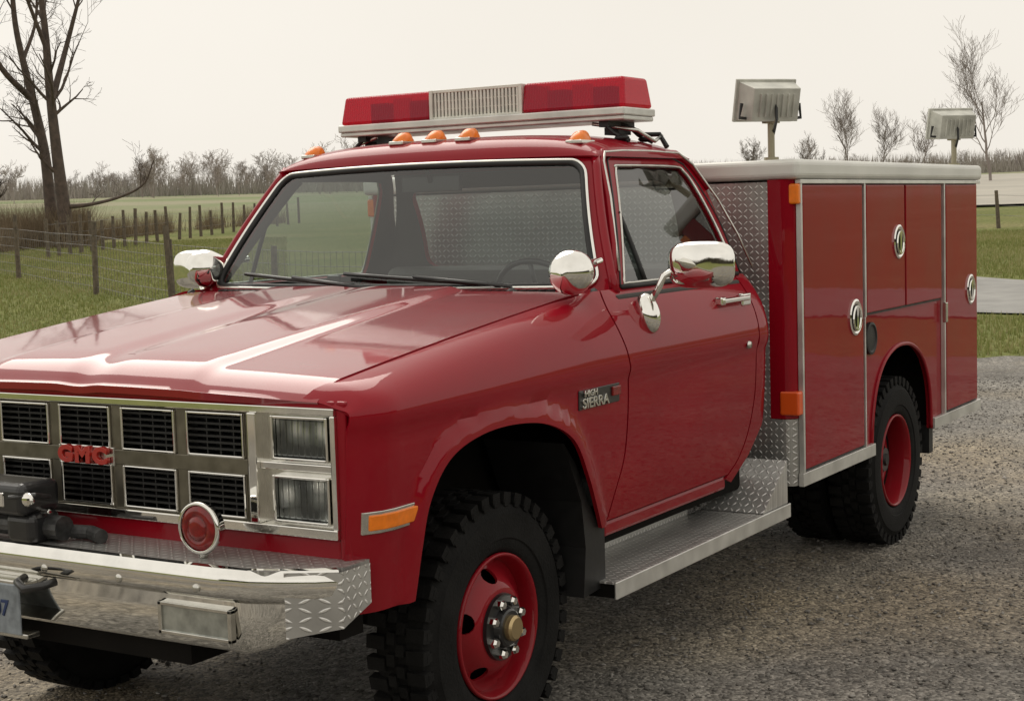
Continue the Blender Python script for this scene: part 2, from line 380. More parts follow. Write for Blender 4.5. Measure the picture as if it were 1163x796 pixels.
# ------------------------------------------------------------------ roof
P=[]
st=[(-.995,1.803),(-1.0,1.815),(-1.012,1.835),(-1.035,1.855),(-1.07,1.873),(-1.12,1.886),(-1.2,1.895),(-1.35,1.9),(-1.5,1.897),(-1.6,1.887),(-1.67,1.868),(-1.71,1.845),(-1.735,1.815),(-1.745,1.795)]
for x,t in st:
    row=[]
    for k in range(41):
        a=-math.pi/2+math.pi*k/40; s=math.sin(a); w=.716
        y=w*math.copysign(abs(s)**.6,s); e=1.797; z=e+(t-e)*abs(math.cos(a))**.85
        row.append((x+.075*(1-(y/w)**2)*ss(-1.45,-1.0,x),y,z))
    P.append(row)
inner_lining(gridsurf('roof',P,PAINT,(0,0,1),.01))
def back(y,z):
    u=max(0,z-1.345); return (-1.885+.8*u*u,y,z)
bo=[(-.84,.62),(.84,.62),(.84,1.345),(.80,1.45),(.70,1.70),(.66,1.80),(-.66,1.80),(-.70,1.70),(-.80,1.45),(-.84,1.345)]
bw=rrect(-.62,.62,1.385,1.735,.06,.06)
inner_lining(panel('cab_back_wall',[bo,bw],back,.05,PAINT,(-1,0,0),.03))
panel('rear_window',[bw],back,.1,GLASS,(-1,0,0),0)
# ------------------------------------------------------------------ interior
mb=MB(); mb.box(-1.84,-.55,-.86,.86,.50,.64); mb.box(-.60,-.50,-.84,.84,.5,1.30); mb.make('cab_floor',DARK)
mb=MB(); mb.box(-.98,-.66,-.84,.84,1.06,1.315); mb.make('dashboard',SEAT,bevel=.04,seg=4)
mb=MB(); mb.box(-1.78,-1.28,-.72,.72,.72,.98); mb.box(-1.82,-1.66,-.72,.72,.90,1.39); mb.make('bench_seat',SEAT,bevel=.05,seg=4)
mb=MB()
for sg in (1,-1): mb.box(-1.72,-.72,*sorted((sg*.90,sg*.93)),.66,1.33)
mb.make('door_inner_trim',LINER,bevel=.01)
mb=MB()
c=Vector((-1.14,.40,1.27)); ax=Vector((-.85,0,.5)).normalized(); e1=Vector((0,1,0)); e2=ax.cross(e1)
mb.tube([c+(e1*math.cos(a)+e2*math.sin(a))*.19 for a in np.linspace(0,2*math.pi,33)[:-1]],.011,8,True)
for a in (0,math.pi,-math.pi/2): mb.tube([c-ax*.02,c+(e1*math.cos(a)+e2*math.sin(a))*.18],.010,6)
mb.tube([c-ax*.3,c-ax*.01],.03,8); mb.make('steering_wheel',BLACKP,smooth=True)
mb=MB(); mb.box(-1.03,-1.01,-.13,.13,1.695,1.755); mb.tube([(-.98,0,1.79),(-1.01,0,1.73)],.008); mb.make('rear_view_mirror',BLACKP,bevel=.008)
mb=MB(); mb.box(-1.0,-.92,-.50,-.36,1.315,1.335); mb.box(-.97,-.95,-.46,-.40,1.33,1.39); mb.make('dash_radio',BLACKP,bevel=.005)
mb=MB(); mb.box(-.52,.66,-.62,.62,.50,1.09); mb.box(-4.5,.70,-.46,-.36,.46,.66); mb.box(-4.5,.70,.36,.46,.46,.66); mb.box(-4.5,-1.9,-.5,.5,.5,.9)
mb.tube([(0,-.72,.395),(0,.72,.395)],.05,12); mb.tube([(-3.34,-.8,.395),(-3.34,.8,.395)],.06,12); mb.ell((0,-.2,.38),(.16,.16,.15)); mb.ell((-3.34,0,.40),(.2,.2,.18))
mb.tube([(-.45,.36,.5),(-1.3,.36,.5)],.06,10); mb.box(.60,.70,-.85,.85,.52,.74); mb.box(.30,.88,-.50,.50,.46,.56)
mb.make('chassis',DARK)
# ------------------------------------------------------------------ grille
gx=.734
ch=MB(); bk=MB(); dk=MB()
ch.box(gx-.03,gx+.014,-.895,.895,1.112,1.132); ch.box(gx-.03,gx+.016,-.895,.895,.796,.822)
for s in (1,-1):
    ch.box(gx-.03,gx+.014,*sorted((s*.880,s*.897)),.822,1.112)
    ch.box(gx-.03,gx+.020,*sorted((s*.612,s*.640)),.822,1.112)
    ch.box(gx-.03,gx+.006,*sorted((s*.640,s*.880)),.965,.985)
bk.box(gx-.05,gx-.040,-.62,.62,.80,1.13)
for cc in (-.49,-.245,0,.245,.49):
    for (z0,z1) in ((.994,1.100),(.834,.938)):
        y0,y1=cc-.094,cc+.094
        for q in ((y0-.007,y0,z0-.007,z1+.007),(y1,y1+.007,z0-.007,z1+.007),(y0,y1,z0-.007,z0),(y0,y1,z1,z1+.007)):
            ch.box(gx-.03,gx+.012,*q)
        for k in range(6):
            z=z0+(k+.7)*(z1-z0)/6.3; bk.box(gx-.04,gx-.008,y0,y1,z-.003,z+.003)
        for k in range(3): bk.box(gx-.04,gx-.012,y0+(k+1)*.047-.002,y0+(k+1)*.047+.002,z0,z1)
for yy in (-.3675,-.1225,.1225,.3675): dk.box(gx-.03,gx+.004,yy-.0215,yy+.0215,.822,1.112)
dk.box(gx-.03,gx+.0075,-.6,.6,.945,.987); dk.box(gx-.03,gx+.003,-.6,.6,1.107,1.112); dk.box(gx-.03,gx+.003,-.6,.6,.822,.827)
for s in (-1,1): dk.box(gx-.03,gx+.003,*sorted((s*.591,s*.612)),.822,1.112)
ch.make('grille_chrome',CHROME,bevel=.003); bk.make('grille_slats',BLACK)
dk.make('grille_bars',simple('grille_bar_grey',(.17,.155,.12),.34,.75,0,.2,20),bevel=.003)
mb=MB(); ml=MB(); mc=MB()
for s in (1,-1):
    mc.box(gx-.035,gx-.012,*sorted((s*.640,s*.880)),.822,1.112)
    for (z0,z1) in ((1.000,1.100),(.838,.945)):
        a,b=sorted((s*.695,s*.865))
        for q in ((a-.008,a,z0-.008,z1+.008),(b,b+.008,z0-.008,z1+.008),(a,b,z0-.008,z0),(a,b,z1,z1+.008)): mb.box(gx-.03,gx+.016,*q)
        ml.box(gx-.02,gx+.003,a,b,z0,z1)
mb.make('headlight_bezels',CHROME,bevel=.003); mc.make('headlight_surrounds',CHROMED)
m,nt,b=newmat('headlight_lens'); b.inputs['Metallic'].default_value=.8; b.inputs['Roughness'].default_value=.08; b.inputs['Coat Weight'].default_value=1
tc=N(nt,'ShaderNodeTexCoord'); w=N(nt,'ShaderNodeTexWave',bands_direction='Y',i_Scale=16.,i_Distortion=1.0); L(nt,tc.outputs['Object'],w.inputs[0])
no=N(nt,'ShaderNodeTexVoronoi',i_Scale=13.); L(nt,tc.outputs['Object'],no.inputs[0])
L(nt,ramp(nt,no.outputs[0],[(.12,(.72,.75,.73)),(.34,(.22,.245,.24)),(.6,(.07,.08,.08))]),b.inputs['Base Color'])
bp=N(nt,'ShaderNodeBump',i_Strength=.6,i_Distance=.006); L(nt,w.outputs[1],bp.inputs['Height']); L(nt,bp.outputs[0],b.inputs['Normal'])
ml.make('headlights',m,bevel=.006)
def text(name,s,size,loc,rotcols,mat,ext=.006,sx=1,off=.0):
    cu=bpy.data.curves.new(name,'FONT'); cu.body=s; cu.size=size; cu.extrude=ext; cu.bevel_depth=.0012; cu.align_x='CENTER'; cu.align_y='CENTER'; cu.offset=off
    cu.materials.append(mat); ob=bpy.data.objects.new(name,cu); sc.collection.objects.link(ob); ob.parent=TRUCK
    X,Y,Z=[Vector(a) for a in rotcols]; X=X*sx
    ob.matrix_world=Matrix(((X.x,Y.x,Z.x,loc[0]),(X.y,Y.y,Z.y,loc[1]),(X.z,Y.z,Z.z,loc[2]),(0,0,0,1))); return ob
mb=MB(); mb.box(gx-.01,gx+.010,-.108,.112,.938,.992); mb.make('grille_letter_plate',CHROMED,bevel=.003)
for k,chh in enumerate('GMC'): text('grille_letters',chh,.060,(gx+.018,.002+(k-1)*.068,.966),((0,1,0),(0,0,1),(1,0,0)),LETR,.006,1.28,.003)
# ------------------------------------------------------------------ bumper
plan=[(.955,0),(.955,.40),(.952,.66),(.94,.76),(.912,.83),(.87,.915),(.835,.965)]
plan=[(x,-y) for x,y in reversed(plan[1:])]+plan
rows=[]
for x,y in plan:
    a=abs(y); zb=lerp(.525,.60,ss(.76,.965,a)); zt=.745
    nx=Vector((1,0,0)) if a<.7 else Vector((.6,.8*math.copysign(1,y),0))
    cols_=[(-.030,zt+.002),(-.012,zt),(.0,zt-.012),(.004,zt-.03),(.002,zt-.062),(-.008,zt-.078),(-.022,zt-.086),(-.026,zt-.12),(-.034,zb+.012),(-.045,zb),(-.09,zb)]
    rows.append([(x+nx.x*c0,y+nx.y*c0,z) for c0,z in cols_])
gridsurf('bumper_bar',rows,CHROME,(1,0,0),.006)
mb=MB(); mb.prism([(.70,-.90),(.925,-.80),(.935,-.7),(.938,0),(.935,.7),(.925,.80),(.80,.955),(.70,.955)],.735,.7455,2); mb.make('bumper_deck',DECK)
mb=MB()
for s in (1,-1):
    mb.add([(.905,s*.845,.742),(.836,s*.972,.742),(.836,s*.972,.60),(.905,s*.845,.575),(.72,s*.972,.742),(.72,s*.972,.64)],[(0,1,2,3),(1,4,5,2)])
mb.make('bumper_end_plates',DXZ)
mb=MB(); ml=MB()
for s in (1,-1):
    a,b=sorted((s*.45,s*.70))
    for q in ((a,a+.012,.555,.64),(b-.012,b,.555,.64),(a,b,.555,.565),(a,b,.63,.64)): mb.box(.925,.944,*q)
    ml.box(.92,.938,a+.012,b-.012,.565,.63)
for y in (-.25,.05,.33,.60): mb.ell((.957,y,.69),(.006,.012,.012))
mb.make('bumper_lamp_frames',CHROMED,bevel=.003); ml.make('bumper_lamps',GLASSW)
mb=MB(); mb.box(.975,.982,-.33,-.03,.50,.64); mb.make('licence_plate',simple('plate_paint',(.26,.29,.32),.35,.3,0,.3,30),bevel=.003)
text('licence_plate_number','4FD 207',.062,(.9835,-.18,.57),((0,1,0),(0,0,1),(1,0,0)),simple('plate_ink',(.02,.04,.12),.5),.0008,1)
mb=MB(); mb.box(.93,.978,-.35,-.01,.49,.505); mb.box(.93,.978,-.35,-.01,.635,.65); mb.make('plate_bracket',CHROMED,bevel=.004)
mb=MB(); mb.box(.83,.97,-.42,-.01,.825,.915); mb.box(.84,.95,-.11,.0,.745,.83); mb.box(.84,.95,-.40,-.3,.745,.83); mb.make('winch_housing',BLACKP,bevel=.022,seg=4)
mb=MB(); mb.tube([(.88,-.28,.785),(.88,.05,.785)],.034,14); mb.tube([(.84,.04,.768),(.83,.10,.768),(.85,.16,.765)],.020,12); mb.tube([(.88,.0,.87),(.94,.01,.885),(.98,-.05,.88)],.006); mb.make('winch_drum',simple('winch_metal',(.08,.08,.08),.4,.7,0,.4,40),smooth=False)
mb=MB(); mb.tube([(.90,-.10,.832),(.90,.02,.832)],.008,8); mb.ell((.95,-.02,.872),(.014,.035,.022)); mb.box(.92,.974,-.16,-.08,.85,.89); mb.make('winch_chrome',CHROME,bevel=.004)
mb=MB(); mb.tube([(.965,.10,.66),(1.0,.09,.655),(1.02,.04,.645),(1.0,-.01,.655),(.965,-.02,.66)],.012,8); mb.make('tow_hook',BLACKP,smooth=True)
mb=MB(); c=(.87,.545,.825)
mb.lathe([(.0,-.05),(.03,-.05),(.055,-.03),(.066,0),(.070,.006),(.066,.014),(.060,.012)],c,0,40)
mb.tube([(.865,.545,.745),(.86,.545,.775)],.012,8); mb.make('deck_lamp_shell',CHROME,smooth=True)
mb=MB(); mb.lathe([(0,.022),(.018,.0215),(.03,.019),(.031,.014),(.034,.014),(.036,.018),(.05,.015),(.060,.008)],c,0,40); mb.make('deck_lamp_lens',REDL,smooth=True)
# ------------------------------------------------------------------ marker, badge, handle
def on(x,z,d=0,sg=1): p=side(x,z,sg,False); return Vector((p[0],p[1]+sg*d,p[2]))
for sg in (1,-1):
    def plate(x0,x1,z0,z1,d,n=6):
        xs=np.linspace(x0,x1,n); v=[];f=[]
        for x in xs:
            for z in (z0,z1):
                p=on(x,z,0,sg); v.append((p.x,p.y+sg*d,p.z)); v.append((p.x,p.y-sg*.01,p.z))
        for i in range(n-1):
            a=i*4;b=a+4; f+=[(a,b,b+2,a+2),(a,a+1,b+1,b),(a+2,b+2,b+3,a+3)]
        f+=[(0,2,3,1),((n-1)*4,(n-1)*4+1,(n-1)*4+3,(n-1)*4+2)]
        return v,f
    v,f=plate(.49,.715,.808,.866,.006); mesh('side_marker_bezel',v,f,CHROMED,bevel=.002)
    v,f=plate(.503,.702,.817,.857,.012); mesh('side_marker_lamp',v,f,AMBER,bevel=.003)
    v,f=plate(-.60,-.335,.998,1.058,.004); mesh('fender_badge',v,f,BLACKP,bevel=.002)
X=(-1,0,0)
text('fender_badge_letters','SIERRA',.044,(-.435,.9945,1.015),(X,(0,0,1),(0,1,0)),CHROMED,.003,1.25)
text('fender_badge_letters','HIGH',.026,(-.40,.998,1.046),(X,(0,0,1),(0,1,0)),CHROMED,.003,1.3)
mb=MB(); mb.box(-.60,-.545,.985,1.0,1.02,1.05); mb.make('badge_emblem',REDL,bevel=.003)
for sg in (1,-1):
    mb=MB(); y=side(-1.5,1.262,sg)[1]
    mb.box(-1.66,-1.42,*sorted((y+sg*.012,y+sg*.034)),1.255,1.275); mb.box(-1.70,-1.62,*sorted((y-sg*.004,y+sg*.018)),1.235,1.282); mb.box(-1.45,-1.41,*sorted((y-sg*.004,y+sg*.028)),1.25,1.28)
    mb.make('door_handle',CHROME,bevel=.006,seg=3)
mb=MB(); p=side(-1.62,1.10,1); mb.lathe([(0,.008),(.012,.008),(.015,0)],(p[0],p[1],1.09),1,16); mb.make('door_lock',CHROMED,smooth=True)
# ------------------------------------------------------------------ mirrors / spotlights
def pw(t,e): return math.copysign(abs(t)**e,t)
for sg in (1,-1):
    yo_=0 if sg>0 else .07
    mb=MB(); v=[];f=[];nu,nv=28,14
    for i in range(nv+1):
        th=math.pi*i/nv
        for k in range(nu):
            a=2*math.pi*k/nu
            v.append((-.90+.045*math.cos(th) if math.cos(th)>0 else -.90+.012*math.cos(th), sg*(1.150-yo_)+.120*pw(math.sin(th),.55)*pw(math.cos(a),.55),1.420+.078*pw(math.sin(th),.55)*pw(math.sin(a),.6)))
    for i in range(nv):
        for k in range(nu): f.append((i*nu+k,i*nu+(k+1)%nu,(i+1)*nu+(k+1)%nu,(i+1)*nu+k))
    mb.add(v,f); mb.make('door_mirror_shell',CHROME,smooth=True)
    mb=MB(); mb.tube([(-.85,sg*.985,1.30),(-.85,sg*1.015,1.345),(-.86,sg*1.03,1.385),(-.88,sg*1.05,1.40),(-.90,sg*1.07,1.405)],.012,8)
    mb.ell((-.85,sg*.975,1.262),(.050,.038,.070),Matrix.Rotation(sg*.25,3,'X'))
    mb.make('door_mirror_arm',CHROME,smooth=True)
    c=Vector((-.475,.895,1.415)) if sg>0 else Vector((-.72,-.885,1.43)); ax=Vector((1,sg*.10,-.12)).normalized()
    prof=[(0,.068),(.022,.065),(.042,.055),(.060,.037),(.071,.012),(.073,-.012),(.066,-.040),(.050,-.072),(.033,-.105),(.020,-.14),(.014,-.19),(.012,-.24)]
    e1=ax.cross(Vector((0,0,1))).normalized(); e2=ax.cross(e1); v=[];f=[];sg_=36
    mb=MB()
    for k in range(sg_):
        a=2*math.pi*k/sg_
        for r,h in prof: v.append(c+ax*h+(e1*math.cos(a)+e2*math.sin(a))*r)
    for k in range(sg_):
        for i in range(len(prof)-1): f.append((k*len(prof)+i,((k+1)%sg_)*len(prof)+i,((k+1)%sg_)*len(prof)+i+1,k*len(prof)+i+1))
    mb.add(v,f); mb.make('pillar_spotlight',CHROME,smooth=True)
# ------------------------------------------------------------------ roof lamps, lightbar
mb=MB(); m2=MB()
def roofz(x,y): return 1.797+.092*(1-(abs(y)/.716)**3.3)**.5
for y in (0,-.15,.15,-.60,.60):
    z=roofz(-1.1,y)-.002; x=-1.085+(.03 if abs(y)<.3 else 0)
    v=[];f=[]
    secs=[(.046,.010,.004),(.037,.025,.017),(.012,.031,.035),(-.025,.030,.039),(-.045,.021,.020),(-.05,.008,.002)]
    for dx,w,h in secs:
        for k in range(9):
            a=math.pi*k/8; v.append((x+dx,y+w*math.cos(a),z+h*math.sin(a)))
    for i in range(len(secs)-1):
        for k in range(8): f.append((i*9+k,i*9+k+1,(i+1)*9+k+1,(i+1)*9+k))
    mb.add(v,f); m2.box(x-.054,x+.050,y-.033,y+.033,z-.012,z+.003)
mb.make('roof_clearance_lamps',AMBER,smooth=True); m2.make('clearance_lamp_bases',CHROMED,bevel=.004)
lx0,lx1=-1.56,-1.325
mb=MB(); mb.box(lx0-.01,lx1+.012,-.66,.66,1.955,1.984); mb.box(lx0-.004,lx1+.004,-.655,.655,1.937,1.955); mb.make('lightbar_base',ALU,bevel=.005)
for s in (1,-1):
    mb=MB(); yo=s*.655; yi=s*.215
    v=[(lx0,yi,1.985),(lx1,yi,1.985),(lx1,yo,1.985),(lx0,yo,1.985),(lx0+.02,yi,2.098),(lx1-.02,yi,2.098),(lx1-.02,yo-s*.012,2.098),(lx0+.02,yo-s*.012,2.098)]
    mb.add(v,[(0,1,2,3),(4,5,6,7),(0,1,5,4),(1,2,6,5),(2,3,7,6),(3,0,4,7)]); mb.make('lightbar_lens',REDLENS,bevel=.012,seg=3)
    mb=MB()
    for y in (s*.32,s*.52): mb.tube([(-1.44,y,1.985),(-1.44,y,2.01)],.05,14); mb.box(-1.47,-1.41,y-.04,y+.04,2.01,2.07)
    mb.make('lightbar_rotators',BLACK)
    mb=MB(); mb.box(-1.45,-1.43,s*.42-.04,s*.42+.04,1.99,2.085); mb.make('lightbar_reflectors',CHROMED)
mb=MB(); mb.box(lx0+.02,lx1-.022,-.212,.212,1.984,2.088); mb.make('lightbar_speaker_body',simple('speaker_dark',(.10,.10,.095),.6))
mb=MB(); mb.box(lx0+.01,lx1-.004,-.214,-.200,1.984,2.098); mb.box(lx0+.01,lx1-.004,.200,.214,1.984,2.098); mb.box(lx0+.01,lx1-.010,-.2,.2,2.086,2.098); mb.box(lx0+.01,lx1-.008,-.2,.2,1.984,1.993)
for k in range(24): y=-.19+k*.0165; mb.box(lx1-.024,lx1-.012,y-.0050,y+.0050,1.99,2.09)
for z in (2.022,2.055): mb.box(lx1-.022,lx1-.016,-.2,.2,z-.002,z+.002)
mb.make('lightbar_speaker_grille',simple('speaker_grey',(.72,.71,.65),.45,.3,0,.1,20),bevel=.0015)
mb=MB(); m2=MB()
for s in (1,-1):
    mb.box(-1.55,-1.34,s*.56-.02,s*.56+.02,1.915,1.937)
    for x in (-1.35,-1.54): mb.tube([(x,s*.56,1.925),(x,s*.60,1.89),(x,s*.66,1.86)],.009,8); mb.ell((x,s*.63,1.872),(.02,.03,.012))
    mb.tube([(-1.44,s*.57,1.93),(-1.5,s*.62,1.90),(-1.56,s*.60,1.89),(-1.60,s*.66,1.89),(-1.58,s*.70,1.84)],.010,8)
    mb.box(-1.50,-1.40,s*.56-.03,s*.56+.03,1.888,1.915)
    m2.tube([(-1.36,s*.50,1.93),(-1.42,s*.66,1.90),(-1.50,s*.69,1.86),(-1.62,s*.66,1.885)],.007,8)
mb.make('lightbar_feet',BLACK); m2.make('lightbar_straps',CHROMED,smooth=True)
# ------------------------------------------------------------------ wheels
def lathe_y(mb,prof,c,sg,seg=64):
    mb.lathe([(r,sg*h) for r,h in prof],c,1,seg)
def wheel(cx,yo,sg,kind):
    c=(cx,0,.395); w=.215
    mb=MB(); i=yo-w
    prof=[(.215,i+.03),(.235,i+.008),(.30,i-.002),(.352,i+.012),(.374,i+.03),(.380,i+.05),(.382,i+w/2),(.380,yo-.05),(.374,yo-.03),(.352,yo-.012),(.338,yo-.006),(.334,yo-.001),(.30,yo+.002),(.262,yo+.000),(.258,yo-.005),(.235,yo-.008),(.222,yo-.018),(.215,yo-.03)]
    lathe_y(mb,prof,c,sg)
    nl=40
    for k in range(nl):
        a=2*math.pi*k/nl
        for (h0,h1,off,wd) in ((yo-.070,yo-.010,0,.020),(i+.010,i+.070,.5,.020),(i+.078,i+.105,.25,.018),(yo-.105,yo-.078,.75,.018)):
            aa=a+off*2*math.pi/nl
            mt=Matrix.Translation(c)@Matrix.Rotation(aa,4,'Y'); s0,s1=sorted((sg*h0,sg*h1))
            mb.box(-wd,wd*.9,s0,s1,.365,.396,mt)
        mt=Matrix.Translation(c)@Matrix.Rotation(a,4,'Y'); s0,s1=sorted((sg*(yo-.03),sg*(yo-.009)))
        mb.box(-.012,.012,s0,s1,.354,.378,mt)
    t=mb.make('tire',RUBBER,smooth=True)
    md=t.modifiers.new('e','EDGE_SPLIT'); md.split_angle=math.radians(32)
    mb=MB(); lathe_y(mb,[(.217,yo-.020),(.2165,yo-.010),(.210,yo-.008),(.205,yo-.016),(.200,yo-.03),(.196,yo-.05),(.193,yo-.16),(.21,yo-.19)],c,sg)
    mb.make('wheel_rim',PAINT,smooth=True)
    if kind=='front':
        def prof_(r): return (yo-.062)+.054*ss(.185,.110,r)
    else:
        def prof_(r): return (yo-.125)+.02*ss(.19,.15,r)-.05*ss(.14,.09,r)
    loop=[(.198*math.cos(a),.198*math.sin(a)) for a in np.linspace(0,2*math.pi,49)[:-1]]
    holes=[]; nh=5 if kind=='front' else 6
    for k in range(nh):
        a0=2*math.pi*(k+.2)/nh; h=[]
        for q in np.linspace(0,2*math.pi,13)[:-1]:
            rr=.150+.021*math.sin(q); aa=a0+.20*math.cos(q); h.append((rr*math.cos(aa),rr*math.sin(aa)))
        holes.append(h)
    hub=[(.05*math.cos(a),.05*math.sin(a)) for a in np.linspace(0,2*math.pi,25)[:-1]]; holes.append(hub)
    panel('wheel_disc',[loop]+holes,lambda u,v:(cx+u,sg*prof_(math.hypot(u,v)),.395+v),.014,PAINT,(0,sg,0),.008)
    mb=MB(); lathe_y(mb,[(0,yo-.11),(.19,yo-.11)],c,sg,32); mb.make('brake_drum',DARK)
    hb=MB(); bl=MB(); base=prof_(.07)
    if kind=='front':
        lathe_y(bl,[(.100,base+.001),(.098,base+.012),(.062,base+.014),(.056,base+.032),(.050,base+.036),(0,base+.036)],c,sg,40)
        lathe_y(hb,[(.038,base+.036),(.038,base+.050),(.031,base+.057),(0,base+.057)],c,sg,32); capm=CAPY
    else:
        lathe_y(bl,[(.075,base-.01),(.068,base+.05),(.055,base+.09),(0,base+.09)],c,sg,40); capm=BLACK
        lathe_y(hb,[(.03,base+.09),(.025,base+.10),(0,base+.1)],c,sg,24)
    bl.make('wheel_hub',BLACKP,smooth=False); hb.make('hub_cap',capm,smooth=False)
    nb=MB()
    for k in range(8):
        a=2*math.pi*(k+.5)/8; p=(cx+.079*math.cos(a),0,.395+.079*math.sin(a))
        lathe_y(nb,[(.0150,base),(.0150,base+.028),(.011,base+.036),(0,base+.036)],p,sg,6)
    nb.make('lug_nuts',CHROME)
for sg in (1,-1):
    wheel(0,.905,sg,'front'); wheel(-3.34,1.015,sg,'rear'); wheel(-3.34,.77,sg,'rear')
    mb=MB(); a,b=sorted((sg*.66,sg*.955)); mb.prism([(-.30,.90),(-.375,.82),(-.44,.70),(-.50,.62),(-.545,.60),(-.545,.405),(-.40,.395),(-.42,.55),(-.40,.70)],a,b,1)
    mb.make('splash_guard_'+('left' if sg>0 else 'right'),BLACK)
    # running boards
    a,b=sorted((sg*.74,sg*1.015)); mb=MB(); mb.box(-1.975,-.505,a,b,.420,.427); mb.make('running_board_top',DXY)
    mb=MB(); q=sorted((sg*1.010,sg*1.018)); mb.box(-1.98,-.50,*q,.372,.4285); mb.make('running_board_edge',ALU,bevel=.003)
    mb=MB(); mb.box(-1.97,-.51,*sorted((sg*.74,sg*1.005)),.374,.419); mb.make('running_board_frame',DARK)
    mb=MB(); mb.box(-1.6,-.55,*sorted((sg*.735,sg*.745)),.428,.56); mb.make('running_board_riser',DXZ)
    mb=MB(); mb.add([(-1.72,sg*.76,.430),(-1.72,sg*1.008,.430),(-1.97,sg*1.008,.60),(-1.97,sg*.76,.60),(-1.97,sg*1.008,.430)],[(0,1,2,3),(1,4,2)]); mb.make('step_gusset',DXY)
# ------------------------------------------------------------------ utility body
bx0,bx1=-2.0,-4.61; BY=1.045
RA=spline([(-2.895,.49),(-2.915,.65),(-2.975,.79),(-3.08,.885),(-3.22,.935),(-3.36,.945),(-3.50,.925),(-3.64,.86),(-3.735,.75),(-3.775,.63),(-3.785,.49)],5)
REFL=simple('orange_red_lens',(.75,.10,.012),.3,0,.2)
for sg in (1,-1):
    sfx='left' if sg>0 else 'right'
    lo=[(bx0-.05,.49)]+RA+[(bx1,.49),(bx1,1.71),(bx0-.05,1.71)]
    panel('body_side_'+sfx,[lo],lambda x,z,sg=sg:(x,sg*(BY-.012),z),.12,PAINT,(0,sg,0),.02,smooth=False,rsp=.03)
    mb=MB(); pr=[]
    for k in range(9):
        a=math.pi/2*k/8; pr.append((bx0-.05+.05*math.sin(a),sg*(BY-.062+.05*math.cos(a))))
    pr=[(bx0-.05,sg*(BY-.032))]+pr+[(bx0,sg*.93),(bx0-.05,sg*.93)]
    mb.prism(pr,.76,1.708,2); o=mb.make('body_corner_post',PAINT,smooth=True)
    e=o.modifiers.new('e','EDGE_SPLIT'); e.split_angle=math.radians(30)
    mb=MB(); mb.prism([(p[0]+.001,p[1]) for p in pr],.49,.758,2); mb.make('body_corner_lower',DYZ)
    mb=MB(); mb.tube([(p[0],sg*(BY-.010),p[1]) for p in RA],.010,8); mb.make('wheel_arch_lip',PAINT,smooth=True)
    mb=MB(); y0,y1=sorted((sg*(BY-.010),sg*(BY+.006)))
    for (xa,xb,za,zb) in ((-2.065,-2.765,.550,1.685),(-2.815,-3.345,1.125,1.685),(-3.365,-3.925,1.125,1.685),(-4.005,-4.560,.550,1.685)):
        mb.box(xb,xa,y0,y1,za,zb)
    mb.make('compartment_doors_'+sfx,PAINT,bevel=.005,seg=3)
    mb=MB(); y0,y1=sorted((sg*(BY-.011),sg*(BY-.005)))
    for (xa,xb,za,zb) in ((-2.055,-2.775,.541,1.694),(-2.805,-3.935,1.115,1.694),(-3.995,-4.570,.541,1.694)):
        mb.box(xb,xa,y0,y1,za,zb)
    mb.make('door_shadow_gaps',BLACK)
    mb=MB(); y0,y1=sorted((sg*(BY-.012),sg*(BY+.010)))
    for x,za in ((-2.045,.54),(-2.79,1.11),(-3.97,.54)): mb.box(x-.008,x+.008,y0,y1,za,1.70)
    mb.box(-2.785,-2.775,y0,y1,.54,1.11)
    mb.box(-2.90,bx0-.03,y0,y1,.486,.540); mb.box(bx1,-3.785,y0,y1,.486,.540); mb.box(bx1,bx0-.03,*sorted((sg*(BY-.012),sg*(BY+.012))),1.69,1.706)
    mb.make('body_trim',ALU,bevel=.002)
    mh=MB(); mk=MB()
    for (x,z) in ((-3.25,1.425),(-2.655,1.12),(-4.43,1.14)):
        lathe_y(mh,[(.078,BY+.004),(.078,BY+.012),(.070,BY+.016),(.058,BY+.012),(.052,BY+.004),(0,BY+.003)],(x,0,z),sg,32)
        mh.tube([(x+.045*math.cos(a),sg*(BY+.016),z-.005+.050*math.sin(a)) for a in np.linspace(0,2*math.pi,21)[:-1]],.006,6,True)
        mh.box(x-.012,x+.012,*sorted((sg*(BY+.004),sg*(BY+.02))),z-.05,z+.05)
        lathe_y(mk,[(.054,BY+.0105),(.03,BY+.0075),(0,BY+.0072)],(x+.0,0,z),sg,24)
    mh.make('compartment_latches',CHROME); mk.make('latch_recesses',BLACK)
    mb=MB(); lathe_y(mb,[(.072,BY-.012),(.072,BY+.004),(.062,BY+.006),(.055,BY+.0),(0,BY+.001)],(-2.88,0,1.01),sg,32); mb.make('fuel_filler',BLACK)
    mb=MB(); mb.box(-3.985,-3.955,*sorted((sg*BY,sg*(BY+.02))),1.0,1.10); mb.make('door_hinge',CHROMED,bevel=.004)
    m2=MB(); m2.box(bx0-.045,bx0-.012,*sorted((sg*(BY-.05),sg*(BY+.008))),1.61,1.69); m2.make('corner_marker_lamp',AMBER,bevel=.008,seg=3)
    m2=MB(); m2.box(bx0-.045,bx0+.006,*sorted((sg*(BY-.075),sg*(BY+.006))),.775,.87); m2.make('corner_reflector',REFL,bevel=.008,seg=3)
    mb=MB(); mb.box(-3.80,-3.86,*sorted((sg*.80,sg*1.02)),.36,.50); mb.make('rear_mud_flap',BLACK)
mb=MB(); mb.box(bx1+.01,bx0-.06,-1.02,1.02,1.0,1.70); mb.box(-2.86,bx0-.06,-1.02,1.02,.50,1.0); mb.box(bx1+.01,-3.82,-1.02,1.02,.50,1.0); mb.make('body_core',DARK)
mb=MB(); mb.box(bx1-.004,bx1+.02,-1.035,1.035,.49,1.708); mb.make('body_rear_wall',PAINT,bevel=.004)
mb=MB(); mb.box(bx0-.03,bx0-.002,-.929,.929,.50,1.70); mb.make('body_front_plate',DYZ)
